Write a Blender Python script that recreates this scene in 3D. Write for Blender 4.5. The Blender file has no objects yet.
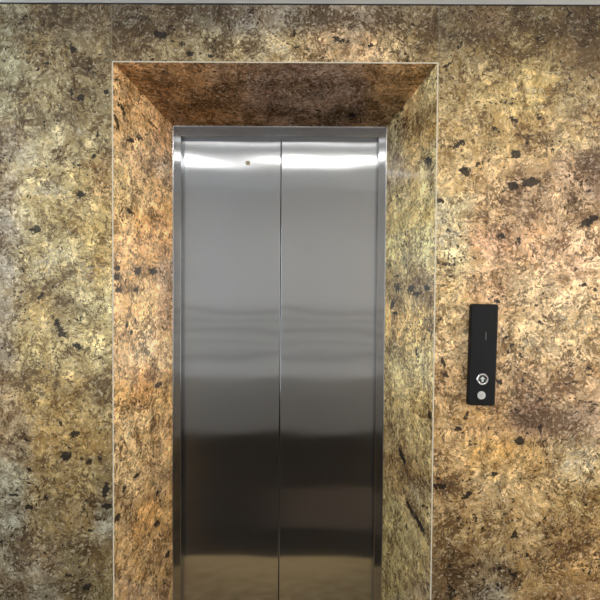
import bpy, bmesh, math, random
import numpy as np
from mathutils import Matrix, Vector, noise
random.seed(4)
COL = bpy.context.scene.collection

# ------------------------------------------------------------------ camera
F = 460.0
CAM = Vector((0.0, -1.5565, 1.41))
PITCH, ROLL, YAW = 0.0227, 0.0069, -0.005
def cam_rows():
    B = np.array([[1, 0, 0], [0, 0, -1], [0, 1, 0]], float)
    cy, sy = math.cos(YAW), math.sin(YAW); Ry = np.array([[cy, -sy, 0], [sy, cy, 0], [0, 0, 1]])
    cp, sp = math.cos(PITCH), math.sin(PITCH); Rp = np.array([[1, 0, 0], [0, cp, -sp], [0, sp, cp]])
    cr, sr = math.cos(ROLL), math.sin(ROLL); Rr = np.array([[cr, -sr, 0], [sr, cr, 0], [0, 0, 1]])
    return Rr @ Rp @ B @ Ry
M = cam_rows()
cd = bpy.data.cameras.new('camera'); cam = bpy.data.objects.new('camera', cd); COL.objects.link(cam)
cd.sensor_width = 36.0; cd.sensor_fit = 'HORIZONTAL'; cd.lens = F / 600.0 * 36.0; cd.clip_start = 0.02
rm = Matrix((M[0], -M[1], -M[2])).transposed().to_4x4()
cam.matrix_world = Matrix.Translation(CAM) @ rm
bpy.context.scene.camera = cam

# ------------------------------------------------------------------ measured sizes (metres)
OXL, OXR, OZ = -0.640, 0.4456, 2.1674       # outer mouth of the portal, wall plane y = 0
IXL, IXR, IZ = -0.5435, 0.3450, 2.0880      # inner mouth of the portal
D = 0.3857                                  # portal depth
CZ = 2.3627                                 # ceiling
RY = -2.15                                  # opposite wall
WXL, WXR = -2.4, 2.4
TH = 0.02                                   # stone thickness
DOORY = D + 0.030                           # face of the sliding panels
JW, HH = 0.031, 0.040                       # steel frame face widths

# ------------------------------------------------------------------ helpers
def new_obj(name, me, mat=None, parent=None, kind=None, label=None, cat=None, group=None):
    o = bpy.data.objects.new(name, me); COL.objects.link(o)
    if mat is not None: me.materials.append(mat)
    if parent is not None: o.parent = parent
    if kind: o['kind'] = kind
    if label: o['label'] = label
    if cat: o['category'] = cat
    if group: o['group'] = group
    return o
def empty(name, loc=(0, 0, 0), rot=(0, 0, 0), **kw):
    o = bpy.data.objects.new(name, None); COL.objects.link(o); o.location = loc; o.rotation_euler = rot
    o.empty_display_size = 0.1
    for k, v in kw.items(): o[k] = v
    return o
def box_bm(bm, x0, x1, y0, y1, z0, z1, bev=0.0, seg=2):
    r = bmesh.ops.create_cube(bm, size=1.0)
    vs = r['verts']
    for v in vs:
        v.co = Vector((x0 + (v.co.x + .5) * (x1 - x0), y0 + (v.co.y + .5) * (y1 - y0), z0 + (v.co.z + .5) * (z1 - z0)))
    if bev > 0:
        es = list({e for v in vs for e in v.link_edges})
        bmesh.ops.bevel(bm, geom=es, offset=bev, segments=seg, profile=0.5, affect='EDGES')
def finish(bm, name, smooth=False, uv=True):
    bmesh.ops.recalc_face_normals(bm, faces=bm.faces)
    if uv:                                   # plain x / z unwrap: gives brushed metal its grain direction
        l = bm.loops.layers.uv.new('uv')
        for f in bm.faces:
            n = f.normal
            for lp in f.loops:
                c = lp.vert.co
                lp[l].uv = ((c.y if abs(n.x) > .7 else c.x), (c.y if abs(n.z) > .7 else c.z))
    me = bpy.data.meshes.new(name); bm.to_mesh(me); bm.free()
    if smooth:
        for p in me.polygons: p.use_smooth = True
    return me
def box(name, x0, x1, y0, y1, z0, z1, mat, bev=0.0, **kw):
    bm = bmesh.new(); box_bm(bm, x0, x1, y0, y1, z0, z1, bev); return new_obj(name, finish(bm, name), mat, **kw)
def prism(name, poly, axis, a, b, mat, **kw):
    """extrude polygon; axis 'z': poly in xy; axis 'x': poly in yz"""
    bm = bmesh.new(); lo, hi = [], []
    for p in poly:
        if axis == 'z': lo.append(bm.verts.new((p[0], p[1], a))); hi.append(bm.verts.new((p[0], p[1], b)))
        if axis == 'x': lo.append(bm.verts.new((a, p[0], p[1]))); hi.append(bm.verts.new((b, p[0], p[1])))
        if axis == 'y': lo.append(bm.verts.new((p[0], a, p[1]))); hi.append(bm.verts.new((p[0], b, p[1])))
    bm.faces.new(lo); bm.faces.new(hi[::-1]); n = len(poly)
    for i in range(n): bm.faces.new((lo[i], lo[(i + 1) % n], hi[(i + 1) % n], hi[i]))
    return new_obj(name, finish(bm, name), mat, **kw)
def lathe(name, prof, mat, seg=48, **kw):
    """profile of (radius, depth) revolved about local Y, front towards -Y"""
    bm = bmesh.new(); rings = []
    for r, y in prof:
        if r < 1e-6: rings.append([bm.verts.new((0, y, 0))])
        else: rings.append([bm.verts.new((r * math.cos(2 * math.pi * i / seg), y, r * math.sin(2 * math.pi * i / seg))) for i in range(seg)])
    for a, b in zip(rings, rings[1:]):
        for i in range(seg):
            j = (i + 1) % seg
            if len(a) == 1 and len(b) == 1: continue
            if len(a) == 1: bm.faces.new((a[0], b[i], b[j]))
            elif len(b) == 1: bm.faces.new((a[i], a[j], b[0]))
            else: bm.faces.new((a[i], a[j], b[j], b[i]))
    me = finish(bm, name, uv=False)
    for p in me.polygons: p.use_smooth = len(p.vertices) == 4 and False or False
    return new_obj(name, me, mat, **kw)

# ------------------------------------------------------------------ materials
class NT:
    def __init__(s, name):
        s.m = bpy.data.materials.new(name); s.m.use_nodes = True; s.t = s.m.node_tree; s.t.nodes.clear()
        s.out = s.t.nodes.new('ShaderNodeOutputMaterial'); s.b = s.t.nodes.new('ShaderNodeBsdfPrincipled')
        s.t.links.new(s.b.outputs[0], s.out.inputs[0])
    def n(s, typ, **kw):
        nd = s.t.nodes.new(typ)
        for k, v in kw.items(): setattr(nd, k, v)
        return nd
    def set(s, inp, v):
        if isinstance(v, bpy.types.NodeSocket): s.t.links.new(v, inp)
        else: inp.default_value = v
    def math(s, op, a, b=0.0, c=None, clamp=False):
        nd = s.n('ShaderNodeMath', operation=op, use_clamp=clamp); s.set(nd.inputs[0], a); s.set(nd.inputs[1], b)
        if c is not None: s.set(nd.inputs[2], c)
        return nd.outputs[0]
    def vmath(s, op, a, b=(0, 0, 0)):
        nd = s.n('ShaderNodeVectorMath', operation=op); s.set(nd.inputs[0], a); s.set(nd.inputs[1], b); return nd.outputs[0]
    def noise(s, vec, scale, detail=2.0, rough=0.5, dist=0.0, color=False):
        nd = s.n('ShaderNodeTexNoise'); s.set(nd.inputs['Vector'], vec)
        nd.inputs['Scale'].default_value = scale; nd.inputs['Detail'].default_value = detail
        nd.inputs['Roughness'].default_value = rough; nd.inputs['Distortion'].default_value = dist
        return nd.outputs['Color' if color else 'Fac']
    def step(s, v, lo, hi):
        nd = s.n('ShaderNodeMapRange', interpolation_type='SMOOTHSTEP'); s.set(nd.inputs[0], v)
        nd.inputs[1].default_value = lo; nd.inputs[2].default_value = hi; return nd.outputs[0]
    def mix(s, f, a, b, mode='MIX'):
        nd = s.n('ShaderNodeMix', data_type='RGBA', blend_type=mode); s.set(nd.inputs[0], f)
        s.set(nd.inputs[6], a if not isinstance(a, tuple) else (*a, 1)[:4]); s.set(nd.inputs[7], b if not isinstance(b, tuple) else (*b, 1)[:4])
        return nd.outputs[2]
    def attr(s, name):
        return s.n('ShaderNodeAttribute', attribute_name=name)

def simple(name, col, rough=0.5, metal=0.0, spec=0.5, bump=0.0, bscale=200.0, emis=None, estr=0.0):
    t = NT(name); t.b.inputs['Base Color'].default_value = (*col, 1); t.b.inputs['Roughness'].default_value = rough
    t.b.inputs['Metallic'].default_value = metal; t.b.inputs['Specular IOR Level'].default_value = spec
    tc = t.n('ShaderNodeTexCoord').outputs['Object']
    nz = t.noise(tc, bscale, 3)
    t.set(t.b.inputs['Base Color'], t.mix(t.math('MULTIPLY', nz, 0.25), tuple(col), tuple(c * .75 for c in col)))
    if bump:
        b = t.n('ShaderNodeBump'); b.inputs['Strength'].default_value = bump; b.inputs['Distance'].default_value = .001
        t.set(b.inputs['Height'], nz); t.set(t.b.inputs['Normal'], b.outputs[0])
    if emis: t.b.inputs['Emission Color'].default_value = (*emis, 1); t.b.inputs['Emission Strength'].default_value = estr
    return t.m

def granite(name, offset=(0, 0, 0), squash=(1, 1, 1), dark=0.0):
    t = NT(name)
    tc = t.n('ShaderNodeTexCoord').outputs['Object']
    p0 = t.vmath('ADD', t.vmath('MULTIPLY', tc, squash), offset)
    w = t.vmath('SUBTRACT', t.noise(p0, 6.0, 3, .55, color=True), (.5, .5, .5))
    w2 = t.vmath('SUBTRACT', t.noise(p0, 34.0, 3, .6, color=True), (.5, .5, .5))
    p = t.vmath('ADD', p0, t.vmath('MULTIPLY', w, (.09, .09, .09)))
    p = t.vmath('ADD', p, t.vmath('MULTIPLY', w2, (.010, .010, .010)))
    pal = t.attr('palette').outputs['Color']           # colour zones of the slab, some shade painted in
    mk = t.n('ShaderNodeSeparateColor'); t.set(mk.inputs[0], t.attr('minerals').outputs['Color'])
    mR, mG, mB = mk.outputs                            # R black mineral, G brown cloud, B pale quartz
    # crystals: grains of two sizes, each grain with a tone of its own, warped so that none keeps a cell shape
    def grains(vec, scale, off):
        v = t.n('ShaderNodeTexVoronoi', feature='F1'); t.set(v.inputs['Vector'], t.vmath('ADD', vec, off)); v.inputs['Scale'].default_value = scale
        r = t.n('ShaderNodeSeparateColor'); t.set(r.inputs[0], v.outputs['Color']); return r.outputs[0], r.outputs[1], v.outputs['Distance']
    pw = t.vmath('ADD', p, t.vmath('MULTIPLY', t.vmath('SUBTRACT', t.noise(p0, 110.0, 2, .6, color=True), (.5, .5, .5)), (.007, .007, .007)))
    g1, g1b, d1 = grains(pw, 58.0, (0, 0, 0)); g2, g2b, d2 = grains(pw, 120.0, (3, 1, 2))
    cry = t.noise(pw, 66.0, 5, .74)
    mot = t.noise(p, 26.0, 4, .65)
    big = t.noise(p, 7.0, 4, .6)
    pale = t.mix(1.0, pal, (2.02, 2.12, 2.22), 'MULTIPLY')
    brown = t.mix(1.0, pal, (.31, .25, .19), 'MULTIPLY')
    gold = t.mix(1.0, pal, (1.00, .91, .72), 'MULTIPLY')
    grey = t.mix(1.0, pal, (.62, .66, .72), 'MULTIPLY')
    c = t.mix(t.step(t.math('ADD', t.math('MULTIPLY', g1, .10), t.math('MULTIPLY', t.math('ADD', t.math('MULTIPLY', mot, .6), t.math('MULTIPLY', cry, .4)), 1.4)), .67, .87), pal, pale)
    c = t.mix(t.math('MULTIPLY', t.step(t.math('ADD', t.math('MULTIPLY', g2b, .10), t.noise(t.vmath('ADD', p, (7, 3, 1)), 14, 4, .65)),   .50, .68), .8), c, gold)
    c = t.mix(t.math('MULTIPLY', t.step(t.math('ADD', t.math('MULTIPLY', g1b, .08), t.noise(t.vmath('ADD', p, (1, 9, 4)), 10, 4, .65)), .57, .72), .65), c, grey)
    # brown grains gather where the cloud noise is high
    dens = t.math('ADD', t.math('MULTIPLY', t.math('SUBTRACT', big, .5), 1.1), t.math('MULTIPLY', mG, .25))
    b1 = t.step(t.math('ADD', t.math('ADD', cry, t.math('MULTIPLY', t.math('SUBTRACT', g2, .5), .14)), t.math('ADD', t.math('MULTIPLY', dens, .70), t.math('MULTIPLY', t.math('SUBTRACT', mot, .5), .5))), .53, .635)
    c = t.mix(t.math('MULTIPLY', b1, .92), c, brown)
    cl = t.math('MULTIPLY', t.step(t.math('ADD', mG, t.math('MULTIPLY', t.math('SUBTRACT', t.math('ADD', t.math('MULTIPLY', mot, .6), t.math('MULTIPLY', cry, .4)), .5), 3.2)), .22, .95), .54)
    c = t.mix(cl, c, t.mix(1.0, pal, (.33, .28, .25), 'MULTIPLY'))
    q = t.math('MULTIPLY', t.step(t.math('ADD', mB, t.math('MULTIPLY', t.math('SUBTRACT', cry, .5), 4.0)), .35, .95), .62)
    c = t.mix(q, c, (.60, .55, .42))
    mid = t.noise(t.vmath('ADD', pw, (11, 3, 7)), 15.0, 6, .72)
    c = t.mix(t.step(mid, .53, .60), c, t.mix(1.0, c, (1.34, 1.34, 1.32), 'MULTIPLY'))
    c = t.mix(t.math('SUBTRACT', 1.0, t.step(mid, .395, .465)), c, t.mix(1.0, c, (.50, .44, .38), 'MULTIPLY'))
    # fine light flecks
    c = t.mix(t.math('MULTIPLY', t.step(t.noise(t.vmath('ADD', pw, (3, 5, 8)), 90.0, 3, .6), .55, .67), .58), c, t.mix(.5, pale, (.80, .75, .60)))
    # thin dark brown veins along the grain boundaries
    def vein(off, scale, wdt, lo, hi, amt):
        r = t.math('ABSOLUTE', t.math('SUBTRACT', t.noise(t.vmath('ADD', pw, off), scale, 3, .6), .5))
        r = t.math('SUBTRACT', 1.0, t.step(r, 0.0, wdt))
        return t.math('MULTIPLY', t.math('MULTIPLY', r, t.step(t.math('ADD', t.noise(t.vmath('ADD', p, (off[1], off[0], 2)), 12, 3, .6), t.math('MULTIPLY', mG, .12)), lo, hi)), amt)
    c = t.mix(vein((2, 4, 6), 17.0, .034, .46, .57, .85), c, (.085, .052, .028))
    c = t.mix(vein((5, 1, 9), 9.0, .010, .50, .58, .65), c, (.11, .068, .036))
    c = t.mix(vein((8, 2, 3), 45.0, .045, .44, .60, .70), c, (.14, .088, .046))
    ve = t.n('ShaderNodeTexVoronoi', feature='DISTANCE_TO_EDGE'); t.set(ve.inputs['Vector'], t.vmath('ADD', p, t.vmath('MULTIPLY', w2, (.02, .02, .02)))); ve.inputs['Scale'].default_value = 34.0
    ol = t.math('MULTIPLY', t.math('SUBTRACT', 1.0, t.step(ve.outputs['Distance'], .0, .075)), t.math('MULTIPLY', t.step(t.noise(t.vmath('ADD', p, (2, 2, 7)), 24.0, 3, .6), .47, .58), .62))
    c = t.mix(ol, c, (.12, .075, .038))
    # black mineral specks: own clusters plus the measured large ones
    sp = t.noise(t.vmath('ADD', p, (4, 4, 4)), 84.0, 3, .55)
    clu = t.noise(t.vmath('ADD', p, (6, 6, 1)), 9.0, 3, .6)
    s1 = t.step(t.math('ADD', sp, t.math('MULTIPLY', t.math('SUBTRACT', clu, .5), .55)), .655, .69)
    s0 = t.step(t.math('ADD', t.noise(t.vmath('ADD', pw, (9, 2, 5)), 150.0, 2, .5), t.math('MULTIPLY', t.math('SUBTRACT', t.noise(t.vmath('ADD', p, (2, 8, 8)), 16.0, 3, .6), .5), .7)), .66, .72)
    c = t.mix(t.math('MULTIPLY', s0, .6), c, (.05, .032, .02))
    s2 = t.step(t.math('ADD', mR, t.math('MULTIPLY', t.math('SUBTRACT', sp, .5), 1.5)), .35, .50)
    c = t.mix(t.math('MULTIPLY', t.math('MAXIMUM', s1, s2), .93), c, (.022, .017, .015))
    if dark: c = t.mix(dark, c, (.05, .035, .028))
    t.set(t.b.inputs['Base Color'], c)
    t.b.inputs['Roughness'].default_value = .10
    t.b.inputs['Specular IOR Level'].default_value = .42
    return t.m

def brushed(name, col=(.50, .52, .545), rough=.30, aniso=.9, rot=0.0, spec_noise=True):
    t = NT(name)
    t.b.inputs['Metallic'].default_value = 1.0
    uv = t.n('ShaderNodeTexCoord').outputs['UV']
    hair = t.noise(t.vmath('MULTIPLY', uv, (900, 6, 1)), 1.0, 3, .6)
    t.set(t.b.inputs['Base Color'], t.mix(t.math('MULTIPLY', hair, .35), tuple(col), tuple(c * .72 for c in col)))
    t.set(t.b.inputs['Roughness'], t.math('ADD', t.math('MULTIPLY', hair, .06), rough - .03))
    t.b.inputs['Anisotropic'].default_value = aniso
    t.b.inputs['Anisotropic Rotation'].default_value = rot
    tg = t.n('ShaderNodeTangent', direction_type='UV_MAP', uv_map='uv')
    t.set(t.b.inputs['Tangent'], tg.outputs[0])
    # the sheets are never dead flat: long shallow waves bend the bands of light a little
    wav = t.noise(t.vmath('MULTIPLY', uv, (2.2, 5.0, 1)), 1.0, 1, .4)
    b = t.n('ShaderNodeBump'); b.inputs['Strength'].default_value = .35; b.inputs['Distance'].default_value = .006
    t.set(b.inputs['Height'], wav); t.set(t.b.inputs['Normal'], b.outputs[0])
    return t.m

m_steel = brushed('brushed_steel', rough=.16, aniso=1.0)
m_frame = brushed('brushed_frame_steel', (.38, .395, .42), rough=.15, aniso=1.0)
m_edge = simple('polished_edge', (.62, .63, .64), .22, 1.0, bscale=40)
m_joint = simple('pale_arris', (.80, .74, .60), .25, 0.0, bscale=60)
m_grout = simple('joint_grout', (.50, .45, .36), .6, 0.0, bscale=60)
m_ceil = simple('ceiling_paint', (.84, .84, .83), .8, 0.0, bump=.1)
m_gap = simple('shadow_gap', (.03, .03, .03), .7)
m_wall = simple('plaster_grey', (.72, .71, .69), .7, 0.0, bump=.1)
m_side = simple('plaster_side', (.62, .60, .56), .7, 0.0, bump=.1)
m_black = simple('black_plate', (.009, .010, .012), .38, 0.0, .22, bscale=30)
m_blackside = simple('black_case', (.007, .007, .007), .5, 0.0, .2)
m_chrome = simple('chrome', (.75, .75, .75), .18, 1.0)
m_lens = simple('button_face', (.035, .04, .04), .25)
m_mark = simple('button_mark', (.62, .66, .64), .4)
m_white = simple('white_button', (.62, .62, .60), .35)
m_greymark = simple('grey_mark', (.30, .30, .29), .5)
m_dark = simple('dark_shaft', (.02, .02, .02), .8)
m_brass = simple('key_rim', (.66, .60, .50), .45, 0.0)

# ------------------------------------------------------------------ back projection (where a measured pixel lies on a plane of the place)
def ray(px, py):
    d = M.T @ np.array([(px - 300) / F, (py - 300) / F, 1.0]); return Vector(d)
def hit(px, py, p, n):
    d = ray(px, py); n = Vector(n); return CAM + d * ((Vector(p) - CAM).dot(n) / d.dot(n))
PL = {  # plane point, normal, in-plane axes
    'wall': (Vector((0, 0, 0)), Vector((0, -1, 0)), Vector((1, 0, 0)), Vector((0, 0, 1))),
}
uL = Vector((IXL - OXL, D, 0)).normalized(); uR = Vector((IXR - OXR, D, 0)).normalized()
uT = Vector((0, D, IZ - OZ)).normalized()
PL['left'] = (Vector((OXL, 0, 0)), Vector((D, -(IXL - OXL), 0)).normalized(), uL, Vector((0, 0, 1)))
PL['right'] = (Vector((OXR, 0, 0)), Vector((-D, (IXR - OXR), 0)).normalized(), uR, Vector((0, 0, 1)))
PL['top'] = (Vector((0, 0, OZ)), Vector((0, (IZ - OZ), -D)).normalized(), Vector((1, 0, 0)), uT)
def to_uv(plane, px, py):
    p0, n, u, v = PL[plane]; h = hit(px, py, p0, n) - p0; return h.dot(u), h.dot(v)

def lin(c):
    m = c[0] * .35 + c[1] * .45 + c[2] * .20; c = tuple(m + (x - m) * .84 for x in c)
    return tuple((x / 255.0 / 12.92) if x <= 10 else ((x / 255.0 + .055) / 1.055) ** 2.4 for x in c)

def slab(name, plane, u0, u1, v0, v1, corner, mat, zones, blobs, parent, step=0.0075, stone=1.30, **kw):
    """polished stone slab: dense front face carrying the zone colours and mineral masks, 20 mm thick.
       corner(u, v) -> (u, v) lets a slab be mitred"""
    p0, n, U, V = PL[plane]
    nu = max(2, int(abs(u1 - u0) / step)); nv = max(2, int(abs(v1 - v0) / step))
    uu, vv = np.meshgrid(np.linspace(u0, u1, nu + 1), np.linspace(v0, v1, nv + 1))
    if corner: uu, vv = corner(uu, vv)
    P = np.array(p0)[None, None] + uu[..., None] * np.array(U) + vv[..., None] * np.array(V)
    W, Hn = nu + 1, nv + 1
    co = P.reshape(-1, 3); back = co - np.array(n) * TH
    verts = np.vstack([co, back]); N = len(co)
    idx = np.arange(N).reshape(Hn, W)
    q = np.stack([idx[:-1, :-1], idx[:-1, 1:], idx[1:, 1:], idx[1:, :-1]], -1).reshape(-1, 4)
    faces = [tuple(int(i) for i in f) for f in q]
    a, b, c_, d = int(idx[0, 0]), int(idx[0, -1]), int(idx[-1, -1]), int(idx[-1, 0])
    faces.append((d + N, c_ + N, b + N, a + N))
    rim = [int(i) for i in idx[0, :]] + [int(i) for i in idx[1:, -1]] + [int(i) for i in idx[-1, ::-1][1:]] + [int(i) for i in idx[::-1, 0][1:-1]]
    for k in range(len(rim)):
        i, j = rim[k], rim[(k + 1) % len(rim)]; faces.append((j, i, i + N, j + N))
    me = bpy.data.meshes.new(name); me.from_pydata([tuple(v) for v in verts], [], faces)
    # zones, with some shade in their colour
    zu, zv, zc = [], [], []
    for (px, py, col) in zones:
        a_, b_ = to_uv(plane, px, py); zu.append(a_); zv.append(b_); zc.append(lin(col))
    zu, zv, zc = np.array(zu), np.array(zv), np.array(zc)
    fu, fv = uu.reshape(-1), vv.reshape(-1)
    jx = np.array([noise.noise(Vector((x * 9, y * 9, 1.7))) for x, y in zip(fu, fv)]) * .035
    jy = np.array([noise.noise(Vector((x * 9, y * 9, 8.3))) for x, y in zip(fu, fv)]) * .035
    wsum = np.zeros(N); acc = np.zeros((N, 3))
    for a_, b_, c0 in zip(zu, zv, zc):
        w = 1.0 / (((fu + jx - a_) ** 2 + (fv + jy - b_) ** 2) + .0006) ** 1.8
        wsum += w; acc += w[:, None] * c0
    pal = acc / wsum[:, None] * stone
    mk = np.zeros((N, 3))
    for bl in blobs:
        kind, px, py, rx, ry = bl[:5]; ang = math.radians(bl[5]) if len(bl) > 5 else 0.0; amt = bl[6] if len(bl) > 6 else 1.0
        a_, b_ = to_uv(plane, px, py); a1, _ = to_uv(plane, px + 1, py); _, b1 = to_uv(plane, px, py - 1)
        su, sv = abs(a1 - a_), abs(b1 - b_)
        X, Y = (fu - a_) / su, (fv - b_) / sv
        Xr = X * math.cos(ang) + Y * math.sin(ang); Yr = -X * math.sin(ang) + Y * math.cos(ang)
        r2 = (Xr / rx) ** 2 + (Yr / ry) ** 2
        k = {'k': 0, 'b': 1, 'q': 2}[kind]
        mk[:, k] = np.maximum(mk[:, k], amt * np.exp(-r2 * .8))
    def put(nm, arr):
        at = me.color_attributes.new(nm, 'FLOAT_COLOR', 'POINT')
        full = np.ones((2 * N, 4), np.float32); full[:N, :3] = arr; full[N:, :3] = arr
        at.data.foreach_set('color', full.reshape(-1))
    put('palette', pal); put('minerals', mk)
    return new_obj(name, me, mat, parent=parent, **kw)

# ---- zone colours of the slabs (sRGB as lit in place; some shade stays painted in)
Z_LEFT = [  # leftmost cells greyed: reflected haze at the edge put into the colour
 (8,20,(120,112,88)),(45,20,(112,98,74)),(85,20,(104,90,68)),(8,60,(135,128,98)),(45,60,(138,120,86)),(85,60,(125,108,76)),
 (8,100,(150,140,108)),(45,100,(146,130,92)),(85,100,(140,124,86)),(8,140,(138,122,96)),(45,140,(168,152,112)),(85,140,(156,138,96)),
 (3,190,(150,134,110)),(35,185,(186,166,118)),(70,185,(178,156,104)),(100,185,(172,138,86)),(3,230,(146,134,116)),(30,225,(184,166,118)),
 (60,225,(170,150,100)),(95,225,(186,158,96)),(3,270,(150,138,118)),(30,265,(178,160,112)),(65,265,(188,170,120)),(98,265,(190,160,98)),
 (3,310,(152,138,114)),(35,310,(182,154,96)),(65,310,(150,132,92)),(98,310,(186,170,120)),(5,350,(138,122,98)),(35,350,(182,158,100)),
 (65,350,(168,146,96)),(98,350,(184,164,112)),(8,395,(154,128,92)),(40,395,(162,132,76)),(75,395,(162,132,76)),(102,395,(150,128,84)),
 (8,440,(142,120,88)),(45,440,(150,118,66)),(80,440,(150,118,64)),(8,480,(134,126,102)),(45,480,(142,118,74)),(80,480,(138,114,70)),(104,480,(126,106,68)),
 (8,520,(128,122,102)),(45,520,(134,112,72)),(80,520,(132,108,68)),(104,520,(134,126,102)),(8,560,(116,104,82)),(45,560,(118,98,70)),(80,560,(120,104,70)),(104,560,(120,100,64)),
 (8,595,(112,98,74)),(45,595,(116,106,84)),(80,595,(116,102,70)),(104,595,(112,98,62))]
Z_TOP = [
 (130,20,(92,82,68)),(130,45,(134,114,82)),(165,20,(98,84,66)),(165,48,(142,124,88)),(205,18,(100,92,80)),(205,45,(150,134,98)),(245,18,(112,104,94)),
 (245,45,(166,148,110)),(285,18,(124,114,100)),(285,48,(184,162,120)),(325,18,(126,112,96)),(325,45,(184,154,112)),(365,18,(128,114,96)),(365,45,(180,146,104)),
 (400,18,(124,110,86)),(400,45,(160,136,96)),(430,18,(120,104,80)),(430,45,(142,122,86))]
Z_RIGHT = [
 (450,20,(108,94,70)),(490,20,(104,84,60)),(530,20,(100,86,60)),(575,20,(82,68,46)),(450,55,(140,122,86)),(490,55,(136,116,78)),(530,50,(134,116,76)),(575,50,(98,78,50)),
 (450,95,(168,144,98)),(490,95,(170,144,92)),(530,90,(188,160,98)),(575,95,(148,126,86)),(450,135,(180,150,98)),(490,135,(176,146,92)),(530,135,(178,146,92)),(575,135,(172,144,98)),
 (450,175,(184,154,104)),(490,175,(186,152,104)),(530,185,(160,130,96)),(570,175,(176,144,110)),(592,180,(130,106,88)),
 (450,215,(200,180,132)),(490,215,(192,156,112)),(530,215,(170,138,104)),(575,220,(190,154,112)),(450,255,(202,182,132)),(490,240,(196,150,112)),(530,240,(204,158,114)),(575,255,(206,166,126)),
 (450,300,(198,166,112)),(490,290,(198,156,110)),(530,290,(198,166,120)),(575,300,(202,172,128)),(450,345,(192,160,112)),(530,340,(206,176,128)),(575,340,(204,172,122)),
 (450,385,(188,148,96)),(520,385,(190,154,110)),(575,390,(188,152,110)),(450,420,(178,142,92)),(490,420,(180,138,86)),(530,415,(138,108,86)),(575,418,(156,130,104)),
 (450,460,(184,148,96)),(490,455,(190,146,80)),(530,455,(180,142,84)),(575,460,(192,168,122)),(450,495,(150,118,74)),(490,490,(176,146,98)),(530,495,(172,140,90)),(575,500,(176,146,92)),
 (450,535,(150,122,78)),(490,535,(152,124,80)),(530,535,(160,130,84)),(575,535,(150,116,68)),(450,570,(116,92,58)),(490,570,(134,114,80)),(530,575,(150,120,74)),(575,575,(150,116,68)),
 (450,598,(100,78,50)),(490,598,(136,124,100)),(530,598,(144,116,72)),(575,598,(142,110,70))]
Z_RL = [
 (122,85,(186,146,96)),(140,110,(182,142,94)),(160,130,(178,136,92)),(122,130,(176,140,92)),(140,160,(184,150,106)),(162,170,(190,158,118)),(122,185,(190,162,110)),(145,195,(190,156,104)),(165,200,(188,146,92)),
 (122,225,(196,160,106)),(145,225,(196,146,86)),(165,230,(196,148,92)),(122,270,(190,152,100)),(145,265,(188,146,92)),(165,275,(170,138,106)),(122,310,(196,160,106)),(145,310,(202,168,112)),(165,310,(196,156,112)),
 (122,350,(190,154,104)),(145,350,(206,180,136)),(165,350,(196,162,116)),(122,390,(196,154,94)),(145,385,(190,140,80)),(165,390,(190,150,92)),(122,430,(186,156,110)),(145,430,(186,154,104)),(165,430,(178,142,94)),
 (122,475,(184,156,108)),(145,475,(166,134,88)),(165,475,(160,128,84)),(122,515,(150,122,80)),(145,515,(166,122,64)),(165,515,(158,122,72)),(122,555,(158,124,76)),(145,555,(156,122,74)),(165,555,(156,122,76)),(122,595,(150,118,76)),(145,595,(154,122,78)),(165,595,(150,118,74))]
Z_RR = [
 (430,90,(170,152,104)),(410,115,(160,132,84)),(430,125,(166,136,80)),(395,140,(150,136,94)),(415,145,(172,142,86)),(430,165,(180,164,112)),(395,170,(158,138,104)),(395,205,(180,160,106)),(420,205,(190,168,108)),
 (395,245,(180,164,104)),(420,245,(192,178,120)),(395,285,(160,138,90)),(420,285,(150,126,84)),(395,325,(200,164,96)),(420,325,(200,168,98)),(395,360,(176,158,102)),(420,360,(182,164,108)),
 (395,395,(166,144,92)),(420,395,(172,146,90)),(395,435,(160,138,92)),(420,435,(164,142,92)),(395,475,(136,108,62)),(415,475,(132,104,58)),(395,510,(140,124,78)),(420,500,(156,136,92)),
 (395,550,(142,126,76)),(420,550,(140,122,76)),(395,595,(130,114,66)),(420,595,(132,110,68))]
Z_RT = [  # soffit zones: the shade under the portal is put into these browns
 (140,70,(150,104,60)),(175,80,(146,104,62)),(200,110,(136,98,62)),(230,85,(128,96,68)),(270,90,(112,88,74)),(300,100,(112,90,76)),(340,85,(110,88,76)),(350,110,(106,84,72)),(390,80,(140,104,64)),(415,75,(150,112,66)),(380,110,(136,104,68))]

def relight(zs, y0, k0):                      # only partly lift rows that were read under the ceiling's shade
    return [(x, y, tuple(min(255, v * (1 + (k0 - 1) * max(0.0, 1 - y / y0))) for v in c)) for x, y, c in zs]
Z_LEFT, Z_TOP, Z_RIGHT = relight(Z_LEFT, 90, 1.15), relight(Z_TOP, 90, 1.18), relight(Z_RIGHT, 90, 1.12)

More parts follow.
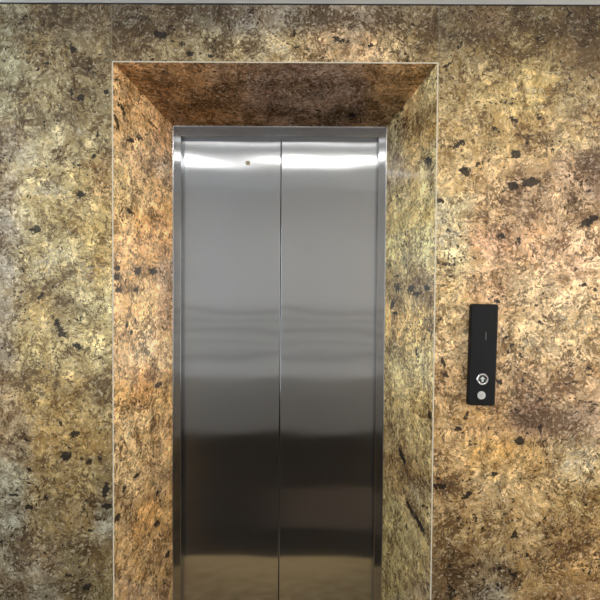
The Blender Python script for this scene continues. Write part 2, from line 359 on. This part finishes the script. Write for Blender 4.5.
B_LEFT = [('k',81,194,4,4,0,.95),('k',36,229,6,4,20,.8),('k',32,228,10,4,0,.5),('k',58,325,5,12,25,.62),('k',78,346,5,3,-30,.95),('k',62,334,5,4,0,.8),('k',41,296,4,2,50,.9),
 ('b',52,285,26,6,38,.9),('b',62,300,10,10,0,.8),('k',74,50,4,3,-20,.9),('k',48,63,3,8,70,.5),('b',84,64,10,14,0,.8),('k',72,92,3,4,0,.6),('k',82,97,5,4,0,.8),('k',106,92,3,3,0,.8),('b',72,120,12,14,0,.7),('k',98,135,3,2,0,.8),('k',93,158,6,2,60,.7),
 ('k',24,18,8,2,55,.7),('k',43,24,6,2,65,.6),('b',45,20,30,10,0,.6),('k',74,434,5,4,0,.95),('k',66,456,6,4,0,.95),('k',82,458,3,2,0,.9),('k',89,462,4,3,0,.9),('k',100,459,3,3,0,.9),('k',106,489,3,7,-15,1.0),('k',107,506,6,3,10,.9),('k',29,470,3,2,0,.9),('k',29,507,4,2,0,1.0),
 ('k',15,495,5,1.5,0,.8),('k',27,440,8,1.8,-30,.7),('k',61,424,2,3,0,.8),('k',87,587,6,3,30,.9),('k',68,575,4,2,0,.8),('k',97,520,3,2,0,.7),('k',64,547,8,1.8,-40,.6),('k',46,497,4,5,0,.6),
 ('b',100,385,10,7,0,.6),('b',55,380,14,5,10,.2),('b',20,545,16,14,0,.6),('b',60,550,12,22,0,.5),
 ('q',25,160,14,20,0,.8),('q',50,190,22,8,0,.9),('q',25,222,12,12,0,.6),('q',50,262,24,12,30,.7),('q',85,275,20,12,30,.6),('q',28,305,10,20,20,.4),('q',80,132,8,8,0,.7),
 ('q',5,480,8,22,0,.7),('q',35,570,16,10,40,.7),('q',102,530,10,14,0,.7),('q',50,595,12,8,0,.6),('q',3,240,6,60,0,.15)]  # last entry: faint pale band over the painted reflection at the left edge
B_TOP = [('k',161,35,8,3,-10,.9),('b',150,30,18,10,0,.7),('k',190,54,4,3,0,.8),('k',200,54,3,2,0,.8),('k',210,56,4,2,0,.8),('b',120,28,10,14,0,.8),('b',205,10,34,8,0,.8),('b',250,48,8,8,0,.8),('b',215,45,6,8,0,.7),
 ('k',294,33,2,5,0,.6),('k',340,40,9,3,-20,.7),('q',340,42,12,5,-15,.6),('b',330,18,40,9,0,.6),('b',380,25,16,12,20,.7),('k',371,45,4,2,0,.8),('b',400,52,10,5,0,.6),('k',404,40,8,2,50,.5),('q',170,50,16,5,0,.5),('q',280,50,18,8,0,.6),('b',130,54,8,8,0,.6),('b',425,35,8,18,-20,.6)]
B_RIGHT = [('k',530,182,8,5,15,1.0),('k',513,186,5,4,0,1.0),('k',465,171,6,4,-15,1.0),('k',516,154,5,5,-30,.9),('k',514,120,5,2,-40,.9),('k',441,201,4,2.5,-20,.9),('k',457,145,10,2.5,15,.7),('k',498,130,8,2,-20,.7),('k',462,142,6,2,20,.7),
 ('k',589,221,11,4,30,.95),('b',588,215,14,8,30,.7),('k',540,118,2,2,0,.8),('k',554,150,2.5,1.5,0,.8),('k',538,116,2,2,0,.8),('b',515,200,22,16,20,.7),('b',588,160,16,12,0,.8),('b',575,165,16,10,-30,.4),
 ('b',490,38,20,9,0,.75),('b',560,28,24,10,25,.8),('b',525,52,24,5,0,.7),('b',515,12,10,8,0,.8),('b',590,30,16,30,0,.6),('k',539,38,6,4,10,.6),('k',460,45,2,6,-25,.6),('b',548,104,10,4,30,.8),('b',560,78,8,14,0,.5),
 ('k',502,236,4,4,0,.7),('b',502,236,7,6,0,.8),('k',519,241,4,3.5,0,.65),('b',519,240,6,5,0,.8),('k',505,338,5,2,20,.7),('k',512,344,3,2,0,.7),('k',508,352,8,1.8,60,.6),('b',508,345,9,11,0,.6),('k',500,382,3.5,3,0,.7),('k',443,363,2.5,6,20,.8),('k',446,374,4,4,0,.7),
 ('b',450,272,10,8,0,.6),('k',449,270,4,2,0,.6),('k',450,276,5,1.5,0,.5),('b',530,378,12,14,20,.5),('k',530,385,3,8,20,.5),('b',568,388,14,9,0,.6),('k',570,383,8,2,10,.5),('b',540,420,34,14,0,.85),('k',519,441,6,4,-10,.85),('k',540,427,3,3,0,.7),('k',458,429,5,3,0,.8),('k',466,416,4,4,0,.7),
 ('k',518,411,4,3,0,.7),('k',540,400,4,2,0,.6),('k',592,404,8,4,0,.5),('b',588,405,14,8,0,.6),('k',541,322,4,3,0,.6),('k',494,474,4,3,20,.8),('k',468,495,6,3,30,.8),('k',440,486,8,3,0,.8),('b',450,487,16,6,-10,.7),('k',515,536,5,4,0,.85),('k',527,555,3,2,0,.8),
 ('k',500,568,12,3,8,.52),('k',512,573,9,4,-40,.55),('k',519,585,4,8,-25,.5),('b',505,571,22,5,-8,.8),('b',517,583,5,12,-30,.8),('k',452,592,4,10,15,.5),('b',450,580,5,20,5,.8),('b',470,566,20,4,10,.7),('k',474,566,7,3,25,.45),('k',449,566,4,5,0,.45),('b',460,560,26,22,0,.35),('k',499,587,4,6,0,.6),('k',484,580,3,4,0,.5),
 ('q',440,215,12,22,0,.8),('q',450,240,18,14,0,.8),('q',540,78,18,7,-5,.6),('q',530,90,22,6,-8,.7),('q',575,320,26,14,0,.5),('q',535,345,20,8,0,.5),('q',578,460,22,26,0,.55),('q',500,500,20,14,0,.4),('q',497,590,14,10,0,.7),('q',490,460,10,5,0,.3),
 ('b',550,520,6,34,-10,.45),('b',575,545,26,10,20,.5),('b',450,525,10,14,0,.5),('k',545,518,10,1.6,40,.6),('k',572,482,6,1.5,30,.6),('b',470,290,30,20,0,.15),('b',555,250,30,5,10,.3)]
B_RL = [('k',117,122,2,9,15,.9),('k',119,105,3,2,0,.7),('k',116,128,3,8,-10,.5),('k',123,110,2,7,30,.7),('k',131,140,4,3,30,.7),('k',138,137,5,5,60,.6),('k',150,122,16,1.3,-20,.6),('b',128,210,6,8,0,.8),('k',131,212,5,3,-20,.7),('k',117,268,3,3,0,.9),('k',117,276,3,4,0,.9),('k',118,290,3,3,0,.8),
 ('k',138,271,4,4,20,.85),('k',153,271,4,4,0,.85),('b',145,272,14,6,0,.6),('b',136,288,7,6,0,.7),('k',136,290,4,3,0,.6),('k',127,325,1.5,4,-10,.9),('k',131,332,2,3,-20,.9),('k',158,385,4,3,0,.8),('b',150,378,10,5,0,.5),('k',136,476,3,2,0,1.0),('k',117,518,3.5,4,0,1.0),('k',157,524,2.5,4,20,.8),('k',158,492,3,3,0,.7),('k',124,489,3,3,0,.7),
 ('b',145,500,22,8,0,.7),('k',168,554,3,3,0,.8),('q',140,350,16,10,0,.6),('q',160,165,10,12,0,.4),('q',130,425,14,14,0,.5),('k',165,250,2,4,0,.5),('b',167,252,5,7,0,.6),('b',122,390,6,6,0,.5)]
B_RR = [('k',428,161,3,5,-30,.9),('k',402,109,2,3,0,.7),('b',420,125,10,12,0,.6),('k',408,127,2,6,-30,.5),('b',425,155,6,5,0,.5),('k',397,288,5,6,0,.6),('k',411,289,4,4,0,.8),('k',416,294,4,3,0,.8),('k',392,305,2,7,20,.8),('k',395,313,4,1.5,0,.8),('k',427,288,4,3,0,.7),('k',397,276,3,2,0,.7),('k',389,264,2,5,0,.6),
 ('b',400,290,22,12,0,.5),('k',417,353,2,7,-20,.6),('k',430,415,3,5,0,.7),('k',402,456,2.5,6,-25,1.0),('b',400,450,4,12,-25,.7),('k',420,525,2.5,9,-38,.9),('k',410,508,2,8,-38,.8),('b',412,505,6,20,-35,.7),('b',408,478,16,14,0,.7),('k',407,527,2,3,-20,.6),('q',425,255,10,10,0,.4),('q',418,500,3,22,-35,.6)]
B_RT = [('b',160,75,14,8,0,.6),('k',178,78,4,2,-30,.5),('b',220,105,20,8,0,.6),('k',352,116,5,4,0,.7),('b',340,118,26,6,0,.6),('b',270,110,30,8,0,.5),('b',300,80,40,8,0,.4),('k',165,70,6,1.5,-40,.6)]

# ------------------------------------------------------------------ portal wall (stone)
wall = empty('wall_front', kind='structure')
g1 = granite('granite_left_slab', (0, 0, 0)); g2 = granite('granite_over_slab', (3.3, 1.1, .4)); g3 = granite('granite_right_slab', (6.1, 2.2, 1.9))
JXL, JXR = OXL - .004, OXR + .003            # vertical joints
ZC = CZ - .004
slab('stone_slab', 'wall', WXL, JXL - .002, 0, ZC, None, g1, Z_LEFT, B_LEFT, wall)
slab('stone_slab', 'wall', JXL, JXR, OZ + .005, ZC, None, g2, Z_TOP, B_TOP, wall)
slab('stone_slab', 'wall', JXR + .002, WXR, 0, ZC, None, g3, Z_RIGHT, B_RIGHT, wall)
# pale filled joints, set back behind the stone face
box('joint_filler', JXL - .002, JXL, .0012, .018, OZ + .005, ZC, m_grout, parent=wall)
box('joint_filler', JXR, JXR + .002, .0012, .018, OZ + .005, ZC, m_grout, parent=wall)

# ------------------------------------------------------------------ splayed reveal
lenL = math.hypot(IXL - OXL, D); lenT = math.hypot(D, IZ - OZ)
def cornL(u, v):   # top edge follows the mitre
    top = OZ + (IZ - OZ) * (u / lenL); return u, v / OZ * top
portal = empty('trim_1', kind='structure')
gl = granite('granite_left_reveal', (9.4, .6, 3.3)); gr = granite('granite_right_reveal', (12.7, 5.2, 2.1)); gt = granite('granite_soffit', (15.1, 7.7, 6.2))
slab('reveal_slab', 'left', 0, lenL - .0005, 0, OZ, cornL, gl, Z_RL, B_RL, portal, step=.006, stone=1.84)
slab('reveal_slab', 'right', 0, lenL - .0005, 0, OZ, cornL, gr, Z_RR, B_RR, portal, step=.006, stone=1.84)
def cornT(u, v):
    k = v / lenT; xl = OXL + (IXL - OXL) * k; xr = OXR + (IXR - OXR) * k; s = (u - OXL) / (OXR - OXL); return xl + s * (xr - xl), v
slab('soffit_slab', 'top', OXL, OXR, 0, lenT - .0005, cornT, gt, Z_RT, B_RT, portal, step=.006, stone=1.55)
# pale arris strips round the mouth (mitred)
A = .0037
for poly in ([(OXL - A, 0), (OXL, 0), (OXL, OZ), (OXL - A, OZ + A)], [(OXR, 0), (OXR + A, 0), (OXR + A, OZ + A), (OXR, OZ)],
             [(OXL - A, OZ + A), (OXL, OZ), (OXR, OZ), (OXR + A, OZ + A)]):
    prism('arris_strip', poly, 'y', -.0012, .004, m_joint, parent=portal)

# ------------------------------------------------------------------ steel frame of the lift door
frame = empty('door_1', (0, 0, 0), kind='structure')
FY0, FY1 = D - .004, D + .075
xl0, xl1 = IXL, IXL + JW; xr1, xr0 = IXR, IXR - JW
g = .0006
def face_with_return(name, poly, ret):
    """mitred face plate plus the return that runs back to the panels"""
    bm = bmesh.new(); lo = [bm.verts.new((p[0], FY0, p[1])) for p in poly]; hi = [bm.verts.new((p[0], FY1, p[1])) for p in poly]
    bm.faces.new(lo); bm.faces.new(hi[::-1]); n = len(poly)
    for i in range(n): bm.faces.new((lo[i], lo[(i + 1) % n], hi[(i + 1) % n], hi[i]))
    bmesh.ops.bevel(bm, geom=list(bm.edges), offset=.0012, segments=1, affect='EDGES')
    return new_obj(name, finish(bm, name), m_frame, parent=frame)
face_with_return('jamb', [(xl0, 0), (xl1, 0), (xl1, IZ - HH), (xl0, IZ - g)], 0)
face_with_return('jamb', [(xr0, 0), (xr1, 0), (xr1, IZ - g), (xr0, IZ - HH)], 0)
face_with_return('door_header', [(xl0 + g, IZ), (xl1 + g, IZ - HH), (xr0 - g, IZ - HH), (xr1 - g, IZ)], 0)
# bright edge trims where steel meets stone
box('edge_trim', IXL - .0045, IXL + .0015, D - .010, D + .004, 0, IZ, m_edge, bev=.001, parent=frame)
box('edge_trim', IXR - .0015, IXR + .0045, D - .010, D + .004, 0, IZ, m_edge, bev=.001, parent=frame)
box('edge_trim', IXL + .0016, IXR - .0016, D - .010, D + .004, IZ - .0015, IZ + .0045, m_edge, bev=.001, parent=frame)
box('door_sill', xl0, xr1, D - .02, D + .16, -.01, .004, m_frame, parent=frame)

# ------------------------------------------------------------------ sliding panels
SEAM = -.0945
def panel(x0, x1, label, key=None):
    root = empty('elevator_door_panel', ((x0 + x1) / 2, DOORY, .008), label=label, category='door', group='sliding elevator door panels')
    cx = (x0 + x1) / 2
    bm = bmesh.new(); box_bm(bm, x0 - cx, x1 - cx, 0, .032, 0, IZ - HH + .018 - .008, .0016, 2)
    new_obj('panel_sheet', finish(bm, 'panel_sheet'), m_steel, parent=root)
    if key:
        p = hit(key[0], key[1], (0, DOORY, 0), (0, -1, 0))
        k = lathe('keyhole_rim', [(0.0022, .0006), (.0022, -.0010), (.0080, -.0018), (.0104, -.0010), (.0108, .0006)], m_brass, seg=32, parent=root)
        k.location = (p.x - cx, 0, p.z - .008); k['label'] = 'small round metal keyhole rim'
        h = lathe('keyhole', [(0, -.0006), (.0022, -.0006), (.0022, .0005)], m_gap, seg=24, parent=k); h['label'] = 'dark keyhole'
    return root
panel(xl1 - .014, SEAM - .0018, 'left brushed stainless steel elevator door panel, with the small keyhole near its top', (248, 163))
panel(SEAM + .0018, xr0 + .014, 'right brushed stainless steel elevator door panel, plain sheet without a keyhole, nearer the black call panel')
box('shaft_backing', IXL - .02, IXR + .02, FY1 + .02, FY1 + .03, 0, OZ + .1, m_dark, parent=frame)

# ------------------------------------------------------------------ call panel
pc = hit(482.9, 354.9, (0, -.016, 0), (0, -1, 0))
PW, PH, PT = .0900, .341, .019
call = empty('elevator_call_panel', (pc.x, 0, pc.z), (0, math.radians(1.15), 0),
             label='slim black upright elevator call panel with two round buttons on the granite wall', category='call panel')
bm = bmesh.new(); box_bm(bm, -PW / 2, PW / 2, -PT, .001, -PH / 2, PH / 2)
vert_edges = [e for e in bm.edges if abs((e.verts[0].co - e.verts[1].co).y) > PT * .9]
bmesh.ops.bevel(bm, geom=vert_edges, offset=.008, segments=5, profile=.5, affect='EDGES')
fe = [e for e in bm.edges if e.verts[0].co.y < -PT * .9 and e.verts[1].co.y < -PT * .9]
bmesh.ops.bevel(bm, geom=fe, offset=.0015, segments=2, profile=.5, affect='EDGES')
new_obj('panel_body', finish(bm, 'panel_body'), m_blackside, parent=call)
bm = bmesh.new(); box_bm(bm, -PW / 2 + .004, PW / 2 - .004, -PT - .0012, -PT + .0005, -PH / 2 + .004, PH / 2 - .004, .0005, 1)
new_obj('face_plate', finish(bm, 'face_plate'), m_black, parent=call)
def loc_on_panel(px, py):
    p = hit(px, py, (0, -PT, 0), (0, -1, 0)); q = call.matrix_basis.inverted() @ p; return q
FYP = -PT - .0012
bp = loc_on_panel(482.2, 379.2)
up = lathe('up_button', [(0.0, -.0022), (.0125, -.0022), (.0135, -.0012), (.0135, .001)], m_lens, parent=call); up.location = (bp.x, FYP, bp.z)
up['label'] = 'round dark call button with an up arrow'
rg = lathe('button_ring', [(.0135, .0008), (.0135, -.0024), (.0150, -.0034), (.0180, -.0034), (.0195, -.0020), (.0195, .0008)], m_chrome, parent=up)
rg['label'] = 'bright metal ring'
ar = prism('arrow_mark', [(-.0095, .0005), (0, .0095), (.0095, .0005), (.0035, .0012), (.0030, -.0085), (-.0030, -.0085), (-.0035, .0012)], 'y', -.0028, -.0021, m_mark, parent=up)
ar['label'] = 'pale up arrow'
bp = loc_on_panel(481.2, 395.2)
wb = lathe('white_button', [(0, -.0030), (.0115, -.0030), (.0135, -.0018), (.0138, .0008)], m_white, parent=call); wb.location = (bp.x, FYP, bp.z)
wb['label'] = 'round white button'
bm = bmesh.new()                                # faint grey mark: a small open ring with a stem
for i in range(14):
    a0 = math.radians(120 + i * 300 / 14 - 120); a1 = math.radians(120 + (i + 1) * 300 / 14 - 120)
    q = [(.0032 * math.cos(a0), .0032 * math.sin(a0)), (.0046 * math.cos(a0), .0046 * math.sin(a0)), (.0046 * math.cos(a1), .0046 * math.sin(a1)), (.0032 * math.cos(a1), .0032 * math.sin(a1))]
    lo = [bm.verts.new((x, -.0034, z)) for x, z in q]; hi = [bm.verts.new((x, -.0029, z)) for x, z in q]
    bm.faces.new(lo); bm.faces.new(hi[::-1])
    for k in range(4): bm.faces.new((lo[k], lo[(k + 1) % 4], hi[(k + 1) % 4], hi[k]))
new_obj('grey_mark', finish(bm, 'grey_mark'), m_greymark, parent=wb)
bp = loc_on_panel(485.8, 336.0)
bm = bmesh.new()                                # the tiny upright print: a row of pale dashes
for k in range(6):
    box_bm(bm, -.0009, .0009, -.0003, .0002, -.0125 + k * .0043, -.0125 + k * .0043 + .0034)
o = new_obj('printed_mark', finish(bm, 'printed_mark'), m_greymark, parent=call); o.location = (bp.x, FYP, bp.z); o['label'] = 'tiny pale vertical print'

# ------------------------------------------------------------------ lobby around (seen in the polished steel and stone)
FILL_L, FILL_R = 4.2, 5.4
ceil = box('ceiling', WXL - .1, WXR + .1, RY - .1, -.001, CZ, CZ + .08, m_ceil, kind='structure')
box('trim_2', WXL, WXR, -.002, .0, CZ - .0035, CZ - .0002, m_gap, kind='structure')
fm = NT('dark_tile_floor'); tc = fm.n('ShaderNodeTexCoord').outputs['Object']
br = fm.n('ShaderNodeTexBrick', offset=0.0); fm.set(br.inputs['Vector'], tc); br.inputs['Scale'].default_value = 1.0
br.inputs['Brick Width'].default_value = .6; br.inputs['Row Height'].default_value = .6; br.inputs['Mortar Size'].default_value = .004
br.inputs['Color1'].default_value = (.020, .011, .004, 1); br.inputs['Color2'].default_value = (.015, .009, .004, 1); br.inputs['Mortar'].default_value = (.02, .018, .015, 1)
fm.set(fm.b.inputs['Base Color'], fm.mix(fm.math('MULTIPLY', fm.noise(tc, 9, 4), .5), br.outputs['Color'], (.012, .008, .005)))
fm.b.inputs['Roughness'].default_value = .35; fm.b.inputs['Specular IOR Level'].default_value = .15
box('floor', WXL - .1, WXR + .1, RY - .1, -.005, -.06, 0.0, fm.m, kind='structure')
box('trim_9', -.16, .95, -.86, -.30, -.004, .0008, simple('added_band_inlay', (.060, .034, .014), .4, bscale=20), kind='structure')  # unseen patch, added for a brown band reflected in the right panel
# stone threshold filling the portal
ts = NT('tan_threshold_stone'); tc = ts.n('ShaderNodeTexCoord').outputs['Object']
ts.set(ts.b.inputs['Base Color'], ts.mix(ts.step(ts.noise(tc, 22, 5, .65), .4, .6), (.52, .37, .17), (.36, .24, .09))); ts.b.inputs['Roughness'].default_value = .2
prism('threshold_stone', [(OXL - .02, -.004), (OXR + .02, -.004), (OXR + .02, D - .021), (OXL - .02, D - .021)], 'z', -.06, .0, ts.m, kind='structure')
wy0, wy1, wz0, wz1 = -1.95, -.30, .25, 2.15          # unseen glowing panes, added at both lobby ends as fill light
def window_wall(side, number, x, sgn, col, strength):
    wl = empty('wall_' + side, kind='structure')
    xa, xb = sorted((x, x + sgn * .1))
    for q in ((RY - .1, wy0, 0, CZ), (wy1, 0, 0, CZ), (wy0, wy1, 0, wz0), (wy0, wy1, wz1, CZ)):
        box('wall_panel', xa, xb, *q, m_side, parent=wl)
    win = empty('window_%d' % number, kind='structure')
    tw = NT('fill_glow_pane_' + side); tw.b.inputs['Base Color'].default_value = (.6, .65, .7, 1)
    tw.b.inputs['Emission Color'].default_value = (*col, 1); tw.b.inputs['Emission Strength'].default_value = strength
    xa, xb = sorted((x + sgn * .05, x + sgn * .06)); box('pane', xa, xb, wy0, wy1, wz0, wz1, tw.m, parent=win)
    xa, xb = sorted((x + sgn * .01, x + sgn * .05)); mid = (wy0 + wy1) / 2
    for q in ((wy0, wy0 + .05, wz0, wz1), (wy1 - .05, wy1, wz0, wz1), (wy0 + .05, wy1 - .05, wz0, wz0 + .05), (wy0 + .05, wy1 - .05, wz1 - .05, wz1), (mid - .025, mid + .025, wz0 + .05, wz1 - .05)):
        box('window_frame', xa, xb, *q, m_frame, parent=win)
window_wall('left', 1, WXL, -1, (.82, .91, 1.0), FILL_L)
window_wall('right', 2, WXR, 1, (1.0, .96, .90), FILL_R)
box('wall_back', WXL, WXR, RY - .1, RY, 0, CZ, m_wall, kind='structure')
m_wood = simple('dark_wood_panel', (.36, .34, .31), .5, bscale=12)
box('trim_3', WXL, WXR, RY, RY + .02, .0, .56, m_wood, kind='structure')

m_streak_rail = simple('added_streak_rail', (.30, .29, .28), .5)  # unseen rails, added for the horizontal streaks reflected in the steel
for i, (z, h) in enumerate(((1.20, .030), (1.09, .018), (.985, .030), (.86, .016), (.745, .030))):
    box('trim_%d' % (4 + i), WXL, WXR, RY, RY + .012, z - h / 2, z + h / 2, m_streak_rail, kind='structure')
# ------------------------------------------------------------------ lights of the lobby
def emit(name, col, s):
    t = NT(name); t.b.inputs['Base Color'].default_value = (.8, .8, .8, 1); t.b.inputs['Emission Color'].default_value = (*col, 1)
    t.b.inputs['Emission Strength'].default_value = s; return t.m
m_lamp = emit('lamp_diffuser', (1.0, .96, .90), 78.0)
def downlight(x, y, label, r=.06, lampm=m_lamp):
    root = empty('ceiling_downlight', (x, y, CZ), label=label, category='ceiling light', group='recessed ceiling downlights')
    bm = bmesh.new(); S = 40
    prof = [(r, -.004), (r + .004, -.009), (r + .016, -.007), (r + .018, -.0005)]
    rings = [[bm.verts.new((a * math.cos(2 * math.pi * i / S), a * math.sin(2 * math.pi * i / S), z)) for i in range(S)] for a, z in prof]
    for a, b in zip(rings, rings[1:]):
        for i in range(S): bm.faces.new((a[i], a[(i + 1) % S], b[(i + 1) % S], b[i]))
    new_obj('trim_ring', finish(bm, 'trim_ring'), m_ceil, parent=root)
    bm = bmesh.new(); f = [bm.verts.new((r * math.cos(2 * math.pi * i / S), r * math.sin(2 * math.pi * i / S), -.004)) for i in range(S)]
    bm.faces.new(f[::-1]); me = bpy.data.meshes.new('diffuser'); bm.to_mesh(me); bm.free()
    new_obj('diffuser', me, lampm, parent=root)
downlight(-.85, -.98, 'leftmost round white recessed ceiling light, out to the left of the elevator doors')
downlight(-.05, -.98, 'middle round white recessed ceiling light, in front of the seam between the elevator doors')
downlight(.45, -.98, 'rightmost round white recessed ceiling light, out towards the call panel side')

box('led_strip_light', -.86, .58, -.642, -.622, CZ - .004, CZ - .0005, emit('led_diffuser', (1.0, .98, .95), 4.0),
    label='thin white linear light strip in the ceiling, along the elevator portal', cat='ceiling light')
w = bpy.data.worlds.new('world'); bpy.context.scene.world = w; w.use_nodes = True
w.node_tree.nodes['Background'].inputs[0].default_value = (.5, .5, .5, 1); w.node_tree.nodes['Background'].inputs[1].default_value = .0

sc = bpy.context.scene
sc.view_settings.view_transform = 'Standard'; sc.view_settings.look = 'None'; sc.view_settings.gamma = 1.0; sc.view_settings.use_curve_mapping = False
sc.view_settings.exposure = 0.0
